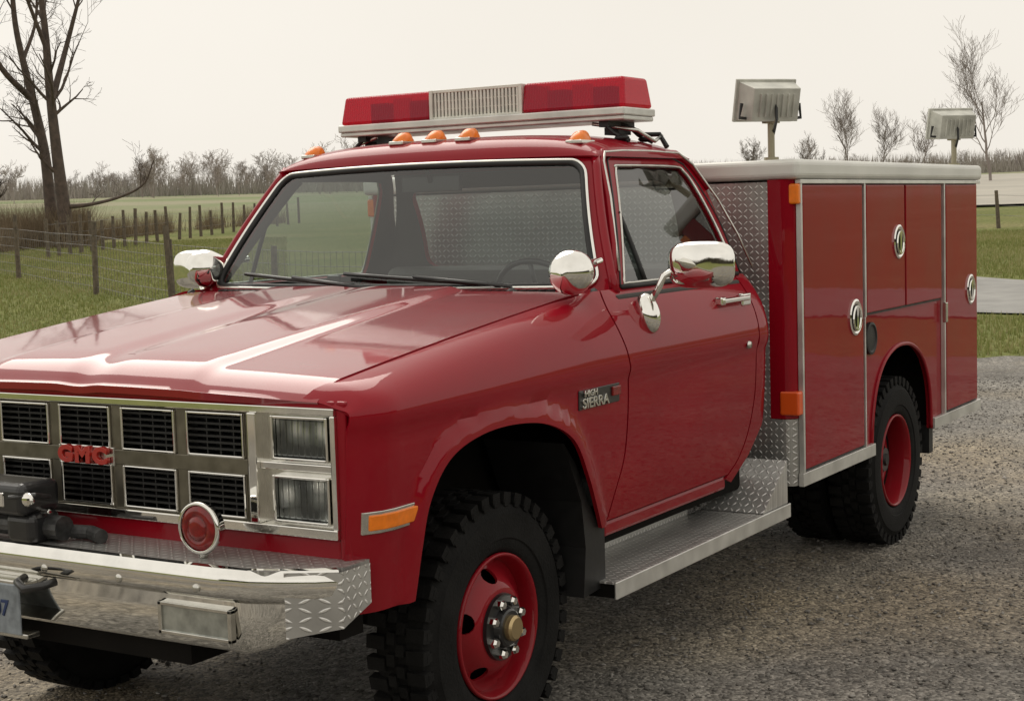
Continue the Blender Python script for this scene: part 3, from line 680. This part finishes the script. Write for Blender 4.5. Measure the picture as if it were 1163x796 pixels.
mb=MB(); mb.box(bx1-.02,bx0+.012,-1.062,1.062,1.708,1.786); mb.make('body_roof',simple('roof_aluminium',(.68,.68,.64),.45,.25,0,.12,3),bevel=.022,seg=4)
POLE=simple('pole_brass',(.34,.31,.22),.4,.5)
def flood(x,y,zt,ang,s=1.):
    mb=MB(); mb.tube([(x,y,1.78),(x,y,zt)],.014,10); mb.tube([(x,y,1.785),(x,y,1.80)],.03,12); mb.box(x-.02,x+.02,y-.03,y+.03,zt-.01,zt+.012)
    mb.make('floodlight_pole',POLE)
    mt=Matrix.Translation((x,y,zt+.075*s))@Matrix.Rotation(ang,4,'Z')@Matrix.Rotation(math.radians(-14),4,'Y')@Matrix.Scale(s,4)
    mb=MB()
    F=[(.055,-.135,-.080),(.055,.135,-.080),(.055,.135,.085),(.055,-.135,.085)]; B=[(-.05,-.112,-.070),(-.05,.112,-.070),(-.05,.112,.072),(-.05,-.112,.072)]
    v=[mt@Vector(p) for p in F+B]; mb.add(v,[(0,1,2,3),(4,7,6,5),(0,4,5,1),(1,5,6,2),(2,6,7,3),(3,7,4,0)])
    mb.box(.05,.066,-.145,.145,-.09,.095,mt)
    for k in range(7): mb.box(-.062,-.03,-.08+k*.0265-.003,-.08+k*.0265+.003,-.05,.05,mt)
    mb.make('floodlight_housing',GREYL,bevel=.006)
    mb=MB(); mb.box(.064,.070,-.125,.125,-.07,.075,mt); mb.make('floodlight_glass',GLASSW)
    mb=MB(); mb.tube([mt@Vector((0,-.14,0)),mt@Vector((-.01,-.15,-.06)),Vector((x,y,zt)),mt@Vector((-.01,.15,-.06)),mt@Vector((0,.14,0))],.007,6)
    mb.tube([mt@Vector((-.05,0,0)),mt@Vector((-.10,.02,-.05)),Vector((x-.02,y,zt-.06))],.006,6); mb.make('floodlight_yoke',BLACK)
flood(-2.12,.90,1.945,math.radians(232),.93); flood(-4.48,.955,1.930,math.radians(226),.88)
# ------------------------------------------------------------------ positions on the terrain
def terr(x,y):
    d=math.hypot(x-CAM.x,y-CAM.y); r=.024*max(0,d-20)*ss(20,34,d)
    if d>330: r=.024*310+ (d-330)*.004
    return r+ (.35*math.sin(x*.021+1)*math.sin(y*.017))*ss(60,160,d)
F2=Vector((fw.x,fw.y)).normalized(); R2=Vector((F2.y,-F2.x))
if R2.dot(Vector((r2.x,r2.y)))<0: R2=-R2
def at(px,d):    # compass bearing (in photo columns) and distance on the ground
    a=math.atan((px-581.5)/1782.5); v=F2*math.cos(a)+R2*math.sin(a); x,y=CAM.x+v.x*d,CAM.y+v.y*d
    return Vector((x,y,terr(x,y)))
# ------------------------------------------------------------------ ground
m,nt,b=newmat('grass'); tc=N(nt,'ShaderNodeTexCoord')
n1=N(nt,'ShaderNodeTexNoise',i_Scale=.25,i_Detail=8.); n2=N(nt,'ShaderNodeTexNoise',i_Scale=9.,i_Detail=6.); n3=N(nt,'ShaderNodeTexNoise',i_Scale=.012,i_Detail=3.)
for n in (n1,n2,n3): L(nt,tc.outputs['Object'],n.inputs['Vector'])
c1=ramp(nt,n1.outputs[0],[(.35,(.15,.175,.055)),(.55,(.19,.20,.07)),(.75,(.26,.235,.11))])
c2=ramp(nt,n2.outputs[0],[(.3,(.5,.5,.5)),(.7,(1.25,1.25,1.25))])
mx=N(nt,'ShaderNodeMix',data_type='RGBA',blend_type='MULTIPLY',i_0=1.); L(nt,c1,mx.inputs[6]); L(nt,c2,mx.inputs[7])
c3=ramp(nt,n3.outputs[0],[(.42,(.20,.24,.12)),(.52,(.32,.30,.21)),(.6,(.19,.24,.12))])
cdn=N(nt,'ShaderNodeVectorMath',operation='LENGTH'); L(nt,tc.outputs['Object'],cdn.inputs[0])
mr=N(nt,'ShaderNodeMapRange',i_1=60.,i_2=130.); L(nt,cdn.outputs['Value'],mr.inputs[0])
m2=N(nt,'ShaderNodeMix',data_type='RGBA'); L(nt,mr.outputs[0],m2.inputs[0]); L(nt,mx.outputs[2],m2.inputs[6]); L(nt,c3,m2.inputs[7])
L(nt,m2.outputs[2],b.inputs['Base Color']); b.inputs['Roughness'].default_value=1; b.inputs['Specular IOR Level'].default_value=.1
bp=N(nt,'ShaderNodeBump',i_Strength=.7,i_Distance=.05); L(nt,n2.outputs[0],bp.inputs['Height']); L(nt,bp.outputs[0],b.inputs['Normal'])
GRASS=m
v=[];f=[];rr=[0.01]+list(np.geomspace(2,1800,70)); seg=180
for r in rr:
    for k in range(seg):
        a=2*math.pi*k/seg; x,y=CAM.x+r*math.cos(a),CAM.y+r*math.sin(a); v.append((x,y,terr(x,y)))
for i in range(len(rr)-1):
    for k in range(seg): f.append((i*seg+k,i*seg+(k+1)%seg,(i+1)*seg+(k+1)%seg,(i+1)*seg+k))
mesh('ground',v,f,GRASS,None,True,fix=False)
def gravel_mat(n,lo,hi):
    m,nt,b=newmat(n); tc=N(nt,'ShaderNodeTexCoord')
    vo=N(nt,'ShaderNodeTexVoronoi',i_Scale=80.); v2=N(nt,'ShaderNodeTexVoronoi',i_Scale=33.); n1=N(nt,'ShaderNodeTexNoise',i_Scale=.75,i_Detail=9.,i_Roughness=.68); nw=N(nt,'ShaderNodeTexNoise',i_Scale=.4,i_Detail=4.)
    for k in (vo,v2,n1,nw): L(nt,tc.outputs['Object'],k.inputs['Vector'])
    sx=N(nt,'ShaderNodeSeparateColor'); L(nt,vo.outputs['Color'],sx.inputs[0]); sx2=N(nt,'ShaderNodeSeparateColor'); L(nt,v2.outputs['Color'],sx2.inputs[0])
    c=ramp(nt,sx.outputs[0],[(0,tuple(q*.45 for q in lo)),(.3,lo),(.8,hi),(1,tuple(min(.6,q*1.35) for q in hi))])
    big=ramp(nt,n1.outputs[0],[(.3,(.45,.43,.40)),(.5,(.90,.89,.87)),(.68,(1.25,1.22,1.15))])
    mx=N(nt,'ShaderNodeMix',data_type='RGBA',blend_type='MULTIPLY',i_0=1.); L(nt,c,mx.inputs[6]); L(nt,big,mx.inputs[7])
    s2=ramp(nt,sx2.outputs[1],[(0,(.7,.7,.7)),(1,(1.25,1.25,1.25))]); m3=N(nt,'ShaderNodeMix',data_type='RGBA',blend_type='MULTIPLY',i_0=1.); L(nt,mx.outputs[2],m3.inputs[6]); L(nt,s2,m3.inputs[7])
    tan=ramp(nt,nw.outputs[0],[(.5,(1,1,1)),(.68,(1.15,1.02,.80))]); m4=N(nt,'ShaderNodeMix',data_type='RGBA',blend_type='MULTIPLY',i_0=1.); L(nt,m3.outputs[2],m4.inputs[6]); L(nt,tan,m4.inputs[7])
    L(nt,m4.outputs[2],b.inputs['Base Color']); b.inputs['Roughness'].default_value=.8
    h=math_(nt,'ADD',math_(nt,'MULTIPLY',vo.outputs['Distance'],-1.),math_(nt,'MULTIPLY',v2.outputs['Distance'],-.8))
    bp=N(nt,'ShaderNodeBump',i_Strength=.7,i_Distance=.010); L(nt,h,bp.inputs['Height']); L(nt,bp.outputs[0],b.inputs['Normal'])
    return m
GRAVEL=gravel_mat('gravel',(.175,.164,.146),(.28,.265,.24))
edge=[]
base=[(14,-4),(9,-5.5),(4,-6.0),(0,-6.3),(-4,-6.2),(-8,-4.2),(-11,-2.2),(-12.3,-.8),(-12.6,.6),(-12.2,4),(-12,12),(-6,18),(10,20),(24,12),(22,-2)]
for p in resample(base,.5): edge.append((p[0]+R.gauss(0,.10),p[1]+R.gauss(0,.10)))
panel('gravel_lot',[edge],lambda x,y:(x,y,.004),1.5,GRAVEL,(0,0,1),0,parent=None,rsp=.6)
def npmesh(name,V,Fc,mat):
    me=bpy.data.meshes.new(name); me.vertices.add(len(V)); me.vertices.foreach_set('co',V.ravel()); me.loops.add(Fc.size); me.loops.foreach_set('vertex_index',Fc.ravel().astype(np.int32))
    me.polygons.add(len(Fc)); me.polygons.foreach_set('loop_start',np.arange(0,Fc.size,3,dtype=np.int32)); me.update(); me.validate()
    return link(name,me,mat,None)
def stones(n,gen,smin,smax,name,mat):
    octv=np.array([(1,0,0),(-1,0,0),(0,1,0),(0,-1,0),(0,0,1),(0,0,-1)],float); octf=np.array([(0,2,4),(2,1,4),(1,3,4),(3,0,4),(2,0,5),(1,2,5),(3,1,5),(0,3,5)])
    P=gen(n); s=smin*(smax/smin)**(NR.random(n)**2.2)
    a=NR.random(n)*6.28; sc3=NR.uniform(.6,1.3,(n,3)); sc3[:,2]*=.6
    J=octv[None]+NR.normal(0,.22,(n,6,3)); J*=sc3[:,None,:]*s[:,None,None]
    c,s1=np.cos(a),np.sin(a); X=J[:,:,0]*c[:,None]-J[:,:,1]*s1[:,None]; Y=J[:,:,0]*s1[:,None]+J[:,:,1]*c[:,None]
    V=np.stack([X+P[:,0:1],Y+P[:,1:2],J[:,:,2]+.006+s[:,None]*.15],2).reshape(-1,3)
    return npmesh(name,V,(octf[None]+(np.arange(n)*6)[:,None,None]).reshape(-1,3),mat)
m,nt,b=newmat('gravel_stone'); gi=N(nt,'ShaderNodeNewGeometry'); L(nt,ramp(nt,gi.outputs['Random Per Island'],[(0,(.08,.074,.066)),(.3,(.155,.145,.13)),(.85,(.25,.236,.215)),(1,(.38,.36,.33))]),b.inputs['Base Color']); b.inputs['Roughness'].default_value=.85
stones(36000,lambda n:np.stack([NR.uniform(-10.5,2.2,n),NR.uniform(-1.5,4.5,n)],1),.004,.013,'gravel_stones',m)
def blades(name,n,gen,h0,h1,w,mat,lean=.35):
    P=gen(n); n=len(P); a=NR.random(n)*6.28; h=NR.uniform(h0,h1,n); dx,dy=np.cos(a)*w,np.sin(a)*w
    la=NR.random(n)*6.28; ll=NR.random(n)*lean*h
    V=np.stack([np.stack([P[:,0]-dx,P[:,1]-dy,P[:,2]-.01],1),np.stack([P[:,0]+dx,P[:,1]+dy,P[:,2]-.01],1),np.stack([P[:,0]+np.cos(la)*ll,P[:,1]+np.sin(la)*ll,P[:,2]+h],1)],1).reshape(-1,3)
    return npmesh(name,V,np.arange(3*n).reshape(-1,3),mat)
def blademat(n,cols):
    m,nt,b=newmat(n); gi=N(nt,'ShaderNodeNewGeometry'); tc=N(nt,'ShaderNodeTexCoord'); no=N(nt,'ShaderNodeTexNoise',i_Scale=.3,i_Detail=5.); L(nt,tc.outputs['Object'],no.inputs['Vector'])
    f=math_(nt,'ADD',math_(nt,'MULTIPLY',gi.outputs['Random Per Island'],.5),math_(nt,'MULTIPLY',no.outputs[0],.6))
    L(nt,ramp(nt,f,cols),b.inputs['Base Color']); b.inputs['Roughness'].default_value=.8; b.inputs['Specular IOR Level'].default_value=.15; return m
GB=blademat('grass_blades',[(.15,(.15,.18,.05)),(.5,(.25,.275,.09)),(.75,(.35,.325,.15)),(.95,(.46,.41,.25))])
def bear(lo,hi,d0,d1):
    def g(n):
        px=NR.uniform(lo,hi,n); d=np.sqrt(NR.uniform(d0*d0,d1*d1,n)); a=np.arctan((px-581.5)/1782.5)
        X=CAM.x+(F2.x*np.cos(a)+R2.x*np.sin(a))*d; Y=CAM.y+(F2.y*np.cos(a)+R2.y*np.sin(a))*d
        return np.stack([X,Y,np.array([terr(x,y) for x,y in zip(X,Y)])],1)
    return g
def ok_left(n):
    P=bear(-260,330,15,60)(int(n)); return P[~inside_np(P[:,:2],edge)]
blades('grass_field',110000,ok_left,.03,.085,.012,GB)
ROADP=[(-19.9,34),(-19.9,18),(-20.1,6),(-20.5,0),(-21.7,-4.5),(-25,-8.5),(-32,-13),(-44,-19)]
RS=spline(ROADP,8)
def ok_right(n):
    P=bear(1020,1400,13,48)(int(n)); P=P[~inside_np(P[:,:2],edge)]
    Q=np.array(RS); d=np.sqrt(((P[:,None,:2]-Q[None])**2).sum(2)).min(1); return P[d>3.0]
blades('roadside_grass',55000,ok_right,.03,.10,.012,GB)
v=[];f=[]
for i,p in enumerate(RS):
    a=np.array(RS[max(0,i-1)]);b=np.array(RS[min(len(RS)-1,i+1)]);t=(b-a)/np.linalg.norm(b-a); nrm=np.array((-t[1],t[0]))
    for k in range(7):
        q=np.array(p)+nrm*lerp(-2.7,2.7,k/6); v.append((q[0],q[1],terr(q[0],q[1])+.03))
for i in range(len(RS)-1):
    for k in range(6): f.append((i*7+k,i*7+k+1,(i+1)*7+k+1,(i+1)*7+k))
mesh('road',v,f,simple('road_surface',(.27,.265,.25),.9,0,0,.2,2.,.4,60),None,True)
v=[];f=[];n=14
for i in range(n):
    for j in range(n):
        p=at(lerp(1040,1500,i/(n-1)),lerp(72,230,j/(n-1))); v.append((p.x,p.y,p.z+.12))
for i in range(n-1):
    for j in range(n-1): f.append((i*n+j,(i+1)*n+j,(i+1)*n+j+1,i*n+j+1))
mesh('stubble_field',v,f,simple('stubble',(.38,.355,.30),1,0,0,.15,.2),None,True)
# ------------------------------------------------------------------ trees
def grow(mb,p,d,ln,r,lv,rng,sides=(9,7,5,4,3,3),upb=.12,minr=.006,spread=.75,nch=(4,5,5,4,3)):
    k=6 if lv<2 else 4; pts=[Vector(p)]; rad=[r]; d=Vector(d).normalized(); cur=Vector(p)
    taper=.45 if lv==0 else .25
    for i in range(k):
        d=(d+Vector((rng.gauss(0,.13),rng.gauss(0,.13),rng.gauss(0,.08)+upb*.4))).normalized(); cur=cur+d*ln/k; pts.append(cur.copy()); rad.append(max(minr,r*lerp(1,taper,(i+1)/k)))
    mb.tube(pts,rad,sides[min(lv,5)])
    if lv>=len(nch): return
    for c in range(nch[lv]):
        t=lerp(.30 if lv==0 else .2,1,(c+rng.random()*.8)/nch[lv]); j=min(k-1,int(t*k)); q=pts[j].lerp(pts[j+1],t*k-j)
        ax=(pts[j+1]-pts[j]).normalized(); o=Vector((rng.gauss(0,1),rng.gauss(0,1),rng.gauss(0,.6))); o=(o-ax*o.dot(ax)).normalized()
        nd=(ax*(1-spread*.5)+o*spread+Vector((0,0,upb))).normalized()
        grow(mb,q,nd,ln*rng.uniform(.42,.68),rad[j]*rng.uniform(.45,.62),lv+1,rng,sides,upb,minr,spread,nch)
def limb(mb,pts,r0,r1,rng,twigs=6,lv=1,ln=1.6):
    P=[Vector(q) for q in spline(pts,5)]; n=len(P); rad=[lerp(r0,r1,(i/(n-1))**.8) for i in range(n)]; mb.tube(P,rad,8)
    for c in range(twigs):
        t=rng.uniform(.25,1)*(n-2); j=int(t); ax=(P[j+1]-P[j]).normalized(); o=Vector((rng.gauss(0,1),rng.gauss(0,1),rng.gauss(0,.5))); o=(o-ax*o.dot(ax)).normalized()
        grow(mb,P[j],(ax*.6+o*.7+Vector((0,0,.15))),ln*rng.uniform(.6,1.3),max(.012,rad[j]*.42),lv+1,rng,minr=.006,nch=(4,5,4,3,3))
LAT=Vector((R2.x,R2.y,0)); DEP=Vector((F2.x,F2.y,0))
D=57.; s=D/1782.5; b0=at(84,D); rg=random.Random(5)
def T2(px,pyy,dp=0): return b0+LAT*((px-84)*s)+DEP*dp+Vector((0,0,(280-pyy)*s))
mb=MB()
limb(mb,[T2(84,286),T2(80,235),T2(76,180),T2(72,110),T2(70,40),T2(64,-30),T2(55,-110)],.29,.05,rg,8,1,2.2)
limb(mb,[T2(74,120),T2(84,60,1),T2(100,10,1),T2(112,-60,2)],.13,.03,rg,6,1,1.8)
limb(mb,[T2(72,70),T2(60,10,-1),T2(50,-50,-2)],.09,.03,rg,4,1,1.6)
limb(mb,[T2(82,236),T2(110,234),T2(140,226,.5),T2(165,213,.5),T2(177,188,.5)],.085,.02,rg,5,2,.8)
mb.make('bare_tree',BARK,None,smooth=True,fix=False)
D=58.5; s=D/1782.5; b0=at(66,D); mb=MB()
def T2(px,pyy,dp=0): return b0+LAT*((px-66)*s)+DEP*dp+Vector((0,0,(280-pyy)*s))
limb(mb,[T2(66,286),T2(65,235),T2(62,180),T2(54,130),T2(46,90),T2(38,40),T2(36,-20),T2(30,-90)],.25,.05,rg,8,1,2.0)
limb(mb,[T2(52,122),T2(30,90,-1),T2(14,50,-1),T2(2,10,-1),T2(-20,-50,-1)],.13,.03,rg,7,1,1.8)
limb(mb,[T2(44,80),T2(52,30,1),T2(54,-40,1)],.08,.03,rg,4,1,1.4)
mb.make('bare_tree',BARK,None,smooth=True,fix=False)
for i,(px,d,h,sd) in enumerate(((968,170,9.0,2),(1003,180,7.5,4),(1050,175,7.0,9),(1128,140,11.5,6),(853,150,4.6,8),(925,170,4.6,12),(0,62,3.6,15))):
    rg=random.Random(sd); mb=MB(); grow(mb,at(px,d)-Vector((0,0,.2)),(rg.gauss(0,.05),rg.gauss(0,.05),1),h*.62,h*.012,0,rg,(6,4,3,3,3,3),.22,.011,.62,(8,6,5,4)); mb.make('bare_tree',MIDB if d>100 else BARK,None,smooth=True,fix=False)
protos=[]
for sd in range(6):
    rg=random.Random(40+sd); mb=MB(); grow(mb,(0,0,-.2),(rg.gauss(0,.05),rg.gauss(0,.05),1),4.8,.11,0,rg,(4,3,3,3,3),.16,.022,.75,(7,6,4,3)); protos.append((np.array(mb.v),[list(q) for q in mb.f]))
V=[];Fa=[];off=0
rg=random.Random(77)
def add_tree(px,d,sc1):
    global off
    pv,pf=protos[rg.randrange(6)]; a=rg.random()*6.28; c,s=math.cos(a),math.sin(a); b=at(px,d)
    q=np.stack([(pv[:,0]*c-pv[:,1]*s)*sc1+b.x,(pv[:,0]*s+pv[:,1]*c)*sc1+b.y,pv[:,2]*sc1+b.z],1); V.append(q)
    Fa.extend([[i+off for i in fc] for fc in pf]); off+=len(pv)
for k in range(44): add_tree(rg.uniform(165,420),rg.uniform(240,320),rg.uniform(.5,.95)*(1 if rg.random()<.7 else 1.2))
for k in range(8): add_tree(rg.uniform(90,170),rg.uniform(300,330),rg.uniform(.5,.8))
for k in range(8): add_tree(rg.uniform(-260,40),rg.uniform(200,280),rg.uniform(.5,.9))
for k in range(26): add_tree(rg.uniform(740,1180),rg.uniform(270,330),rg.uniform(.3,.6))
for k in range(8): add_tree(rg.uniform(1180,1500),rg.uniform(220,300),rg.uniform(.5,.9))
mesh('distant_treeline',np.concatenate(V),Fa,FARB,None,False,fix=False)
HZ=blademat('haze_tinted_brush',[(.1,(.24,.215,.195)),(.5,(.31,.28,.255)),(.95,(.40,.37,.335))])  # brush colours paled so distance haze is part of them
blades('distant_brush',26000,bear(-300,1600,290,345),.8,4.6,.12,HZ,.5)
WB=blademat('reflection_twigs',[(.1,(.05,.045,.035)),(.5,(.09,.08,.06)),(.95,(.14,.12,.09))])
def ring(n):
    a=NR.uniform(-.6,2.4,n); d=NR.uniform(48,60,n); X=CAM.x+np.cos(a)*d; Y=CAM.y+np.sin(a)*d; return np.stack([X,Y,np.array([terr(x,y) for x,y in zip(X,Y)])],1)
blades('reflection_woods',16000,ring,2.0,7.5,.16,WB,.4)  # unseen trees added behind the camera for dark reflections in paint and chrome
WD=blademat('dead_weeds',[(.1,(.09,.065,.045)),(.5,(.18,.135,.09)),(.9,(.30,.24,.16))])
def weeds_gen(n):
    t=NR.random(n); px=lerp(-60,330,t); d=lerp(50,82,t)+NR.normal(0,1.0,n)
    keep=(np.sin(px*.11)+np.sin(px*.043+1)+NR.normal(0,.8,n))>-.1
    return np.array([at(a,b) for a,b in zip(px[keep],d[keep])])
blades('fence_row_weeds',14000,weeds_gen,.2,1.1,.010,WD,.6)
def brush_gen(n):
    px=np.concatenate([NR.normal(20,32,n//2),NR.normal(85,12,n//2)]); d=NR.normal(59,1.2,len(px)); return np.array([at(a,b) for a,b in zip(px,d)])
blades('hedge_brush',9000,brush_gen,.4,1.7,.012,WD,.7)
# ------------------------------------------------------------------ fences
def fence(name,pa,pb,n,hp,r,wires,woven=False):
    par=empty(name); mb=MB(); tops=[]
    rg=random.Random(len(name)+n)
    for i in range(n):
        t=i/(n-1); q=at(lerp(pa[0],pb[0],t),1/lerp(1/pa[1],1/pb[1],t)); h=hp*rg.uniform(.85,1.15); l=Vector((rg.gauss(0,.04),rg.gauss(0,.04),h))
        mb.tube([q-Vector((0,0,.1)),q+l*.5,q+l],[r*1.1,r,r*rg.uniform(.8,1)],7); tops.append(q)
    mb.make('posts',WOOD,par)
    mb=MB()
    for z in wires:
        for i in range(n-1):
            a,b=tops[i]+Vector((0,0,z)),tops[i+1]+Vector((0,0,z)); m_=(a+b)/2-Vector((0,0,.02)); mb.tube([a,m_,b],.0055,3)
    if woven:
        for i in range(n-1):
            a,b=tops[i],tops[i+1]; k=int((b-a).length/.18)
            for j in range(k):
                q=a.lerp(b,j/k); mb.tube([q+Vector((0,0,.05)),q+Vector((0,0,max(wires)))],.004,3)
    mb.make('wires',WIRE,par,fix=False)
fence('wire_fence',(-148,62),(198,27.5),5,1.34,.055,(.15,.35,.55,.75,.95,1.15),True)
fence('wire_fence',(198.01,27.52),(430,21),3,1.34,.055,(.15,.35,.55,.75,.95,1.15),True)
fence('field_fence',(60,49),(345,80),24,1.15,.06,(.4,.7,1.0))
fence('pasture_fence',(1090,52),(1420,40),8,1.25,.06,(.4,.7,1.0))
# ------------------------------------------------------------------ sky / light
w=bpy.data.worlds.new('World'); sc.world=w; w.use_nodes=True; nt=w.node_tree; bg=nt.nodes['Background']
el,az=math.radians(46),math.radians(232)
sky=N(nt,'ShaderNodeTexSky',sky_type='NISHITA',sun_disc=False,sun_elevation=el,air_density=1.,dust_density=6.,ozone_density=1.); sky.sun_rotation=math.radians(90)-az
hs=N(nt,'ShaderNodeHueSaturation',i_Saturation=.12,i_Value=.55); L(nt,sky.outputs[0],hs.inputs['Color'])
tc=N(nt,'ShaderNodeTexCoord'); no=N(nt,'ShaderNodeTexNoise',i_Scale=1.6,i_Detail=5.); L(nt,tc.outputs['Generated'],no.inputs['Vector'])
cl=ramp(nt,no.outputs[0],[(.3,(7.95,7.5,6.75)),(.7,(8.9,8.45,7.7))])
mx=N(nt,'ShaderNodeMix',data_type='RGBA',i_0=.90); L(nt,hs.outputs[0],mx.inputs[6]); L(nt,cl,mx.inputs[7]); L(nt,mx.outputs[2],bg.inputs[0]); bg.inputs[1].default_value=.120
sl=bpy.data.lights.new('sun','SUN'); sl.energy=1.4; sl.angle=math.radians(42); sl.color=(1,.94,.85); so=bpy.data.objects.new('sun',sl); sc.collection.objects.link(so)
dv=Vector((math.cos(el)*math.cos(az),math.cos(el)*math.sin(az),math.sin(el))); so.rotation_euler=dv.to_track_quat('Z','Y').to_euler(); so.location=dv*30
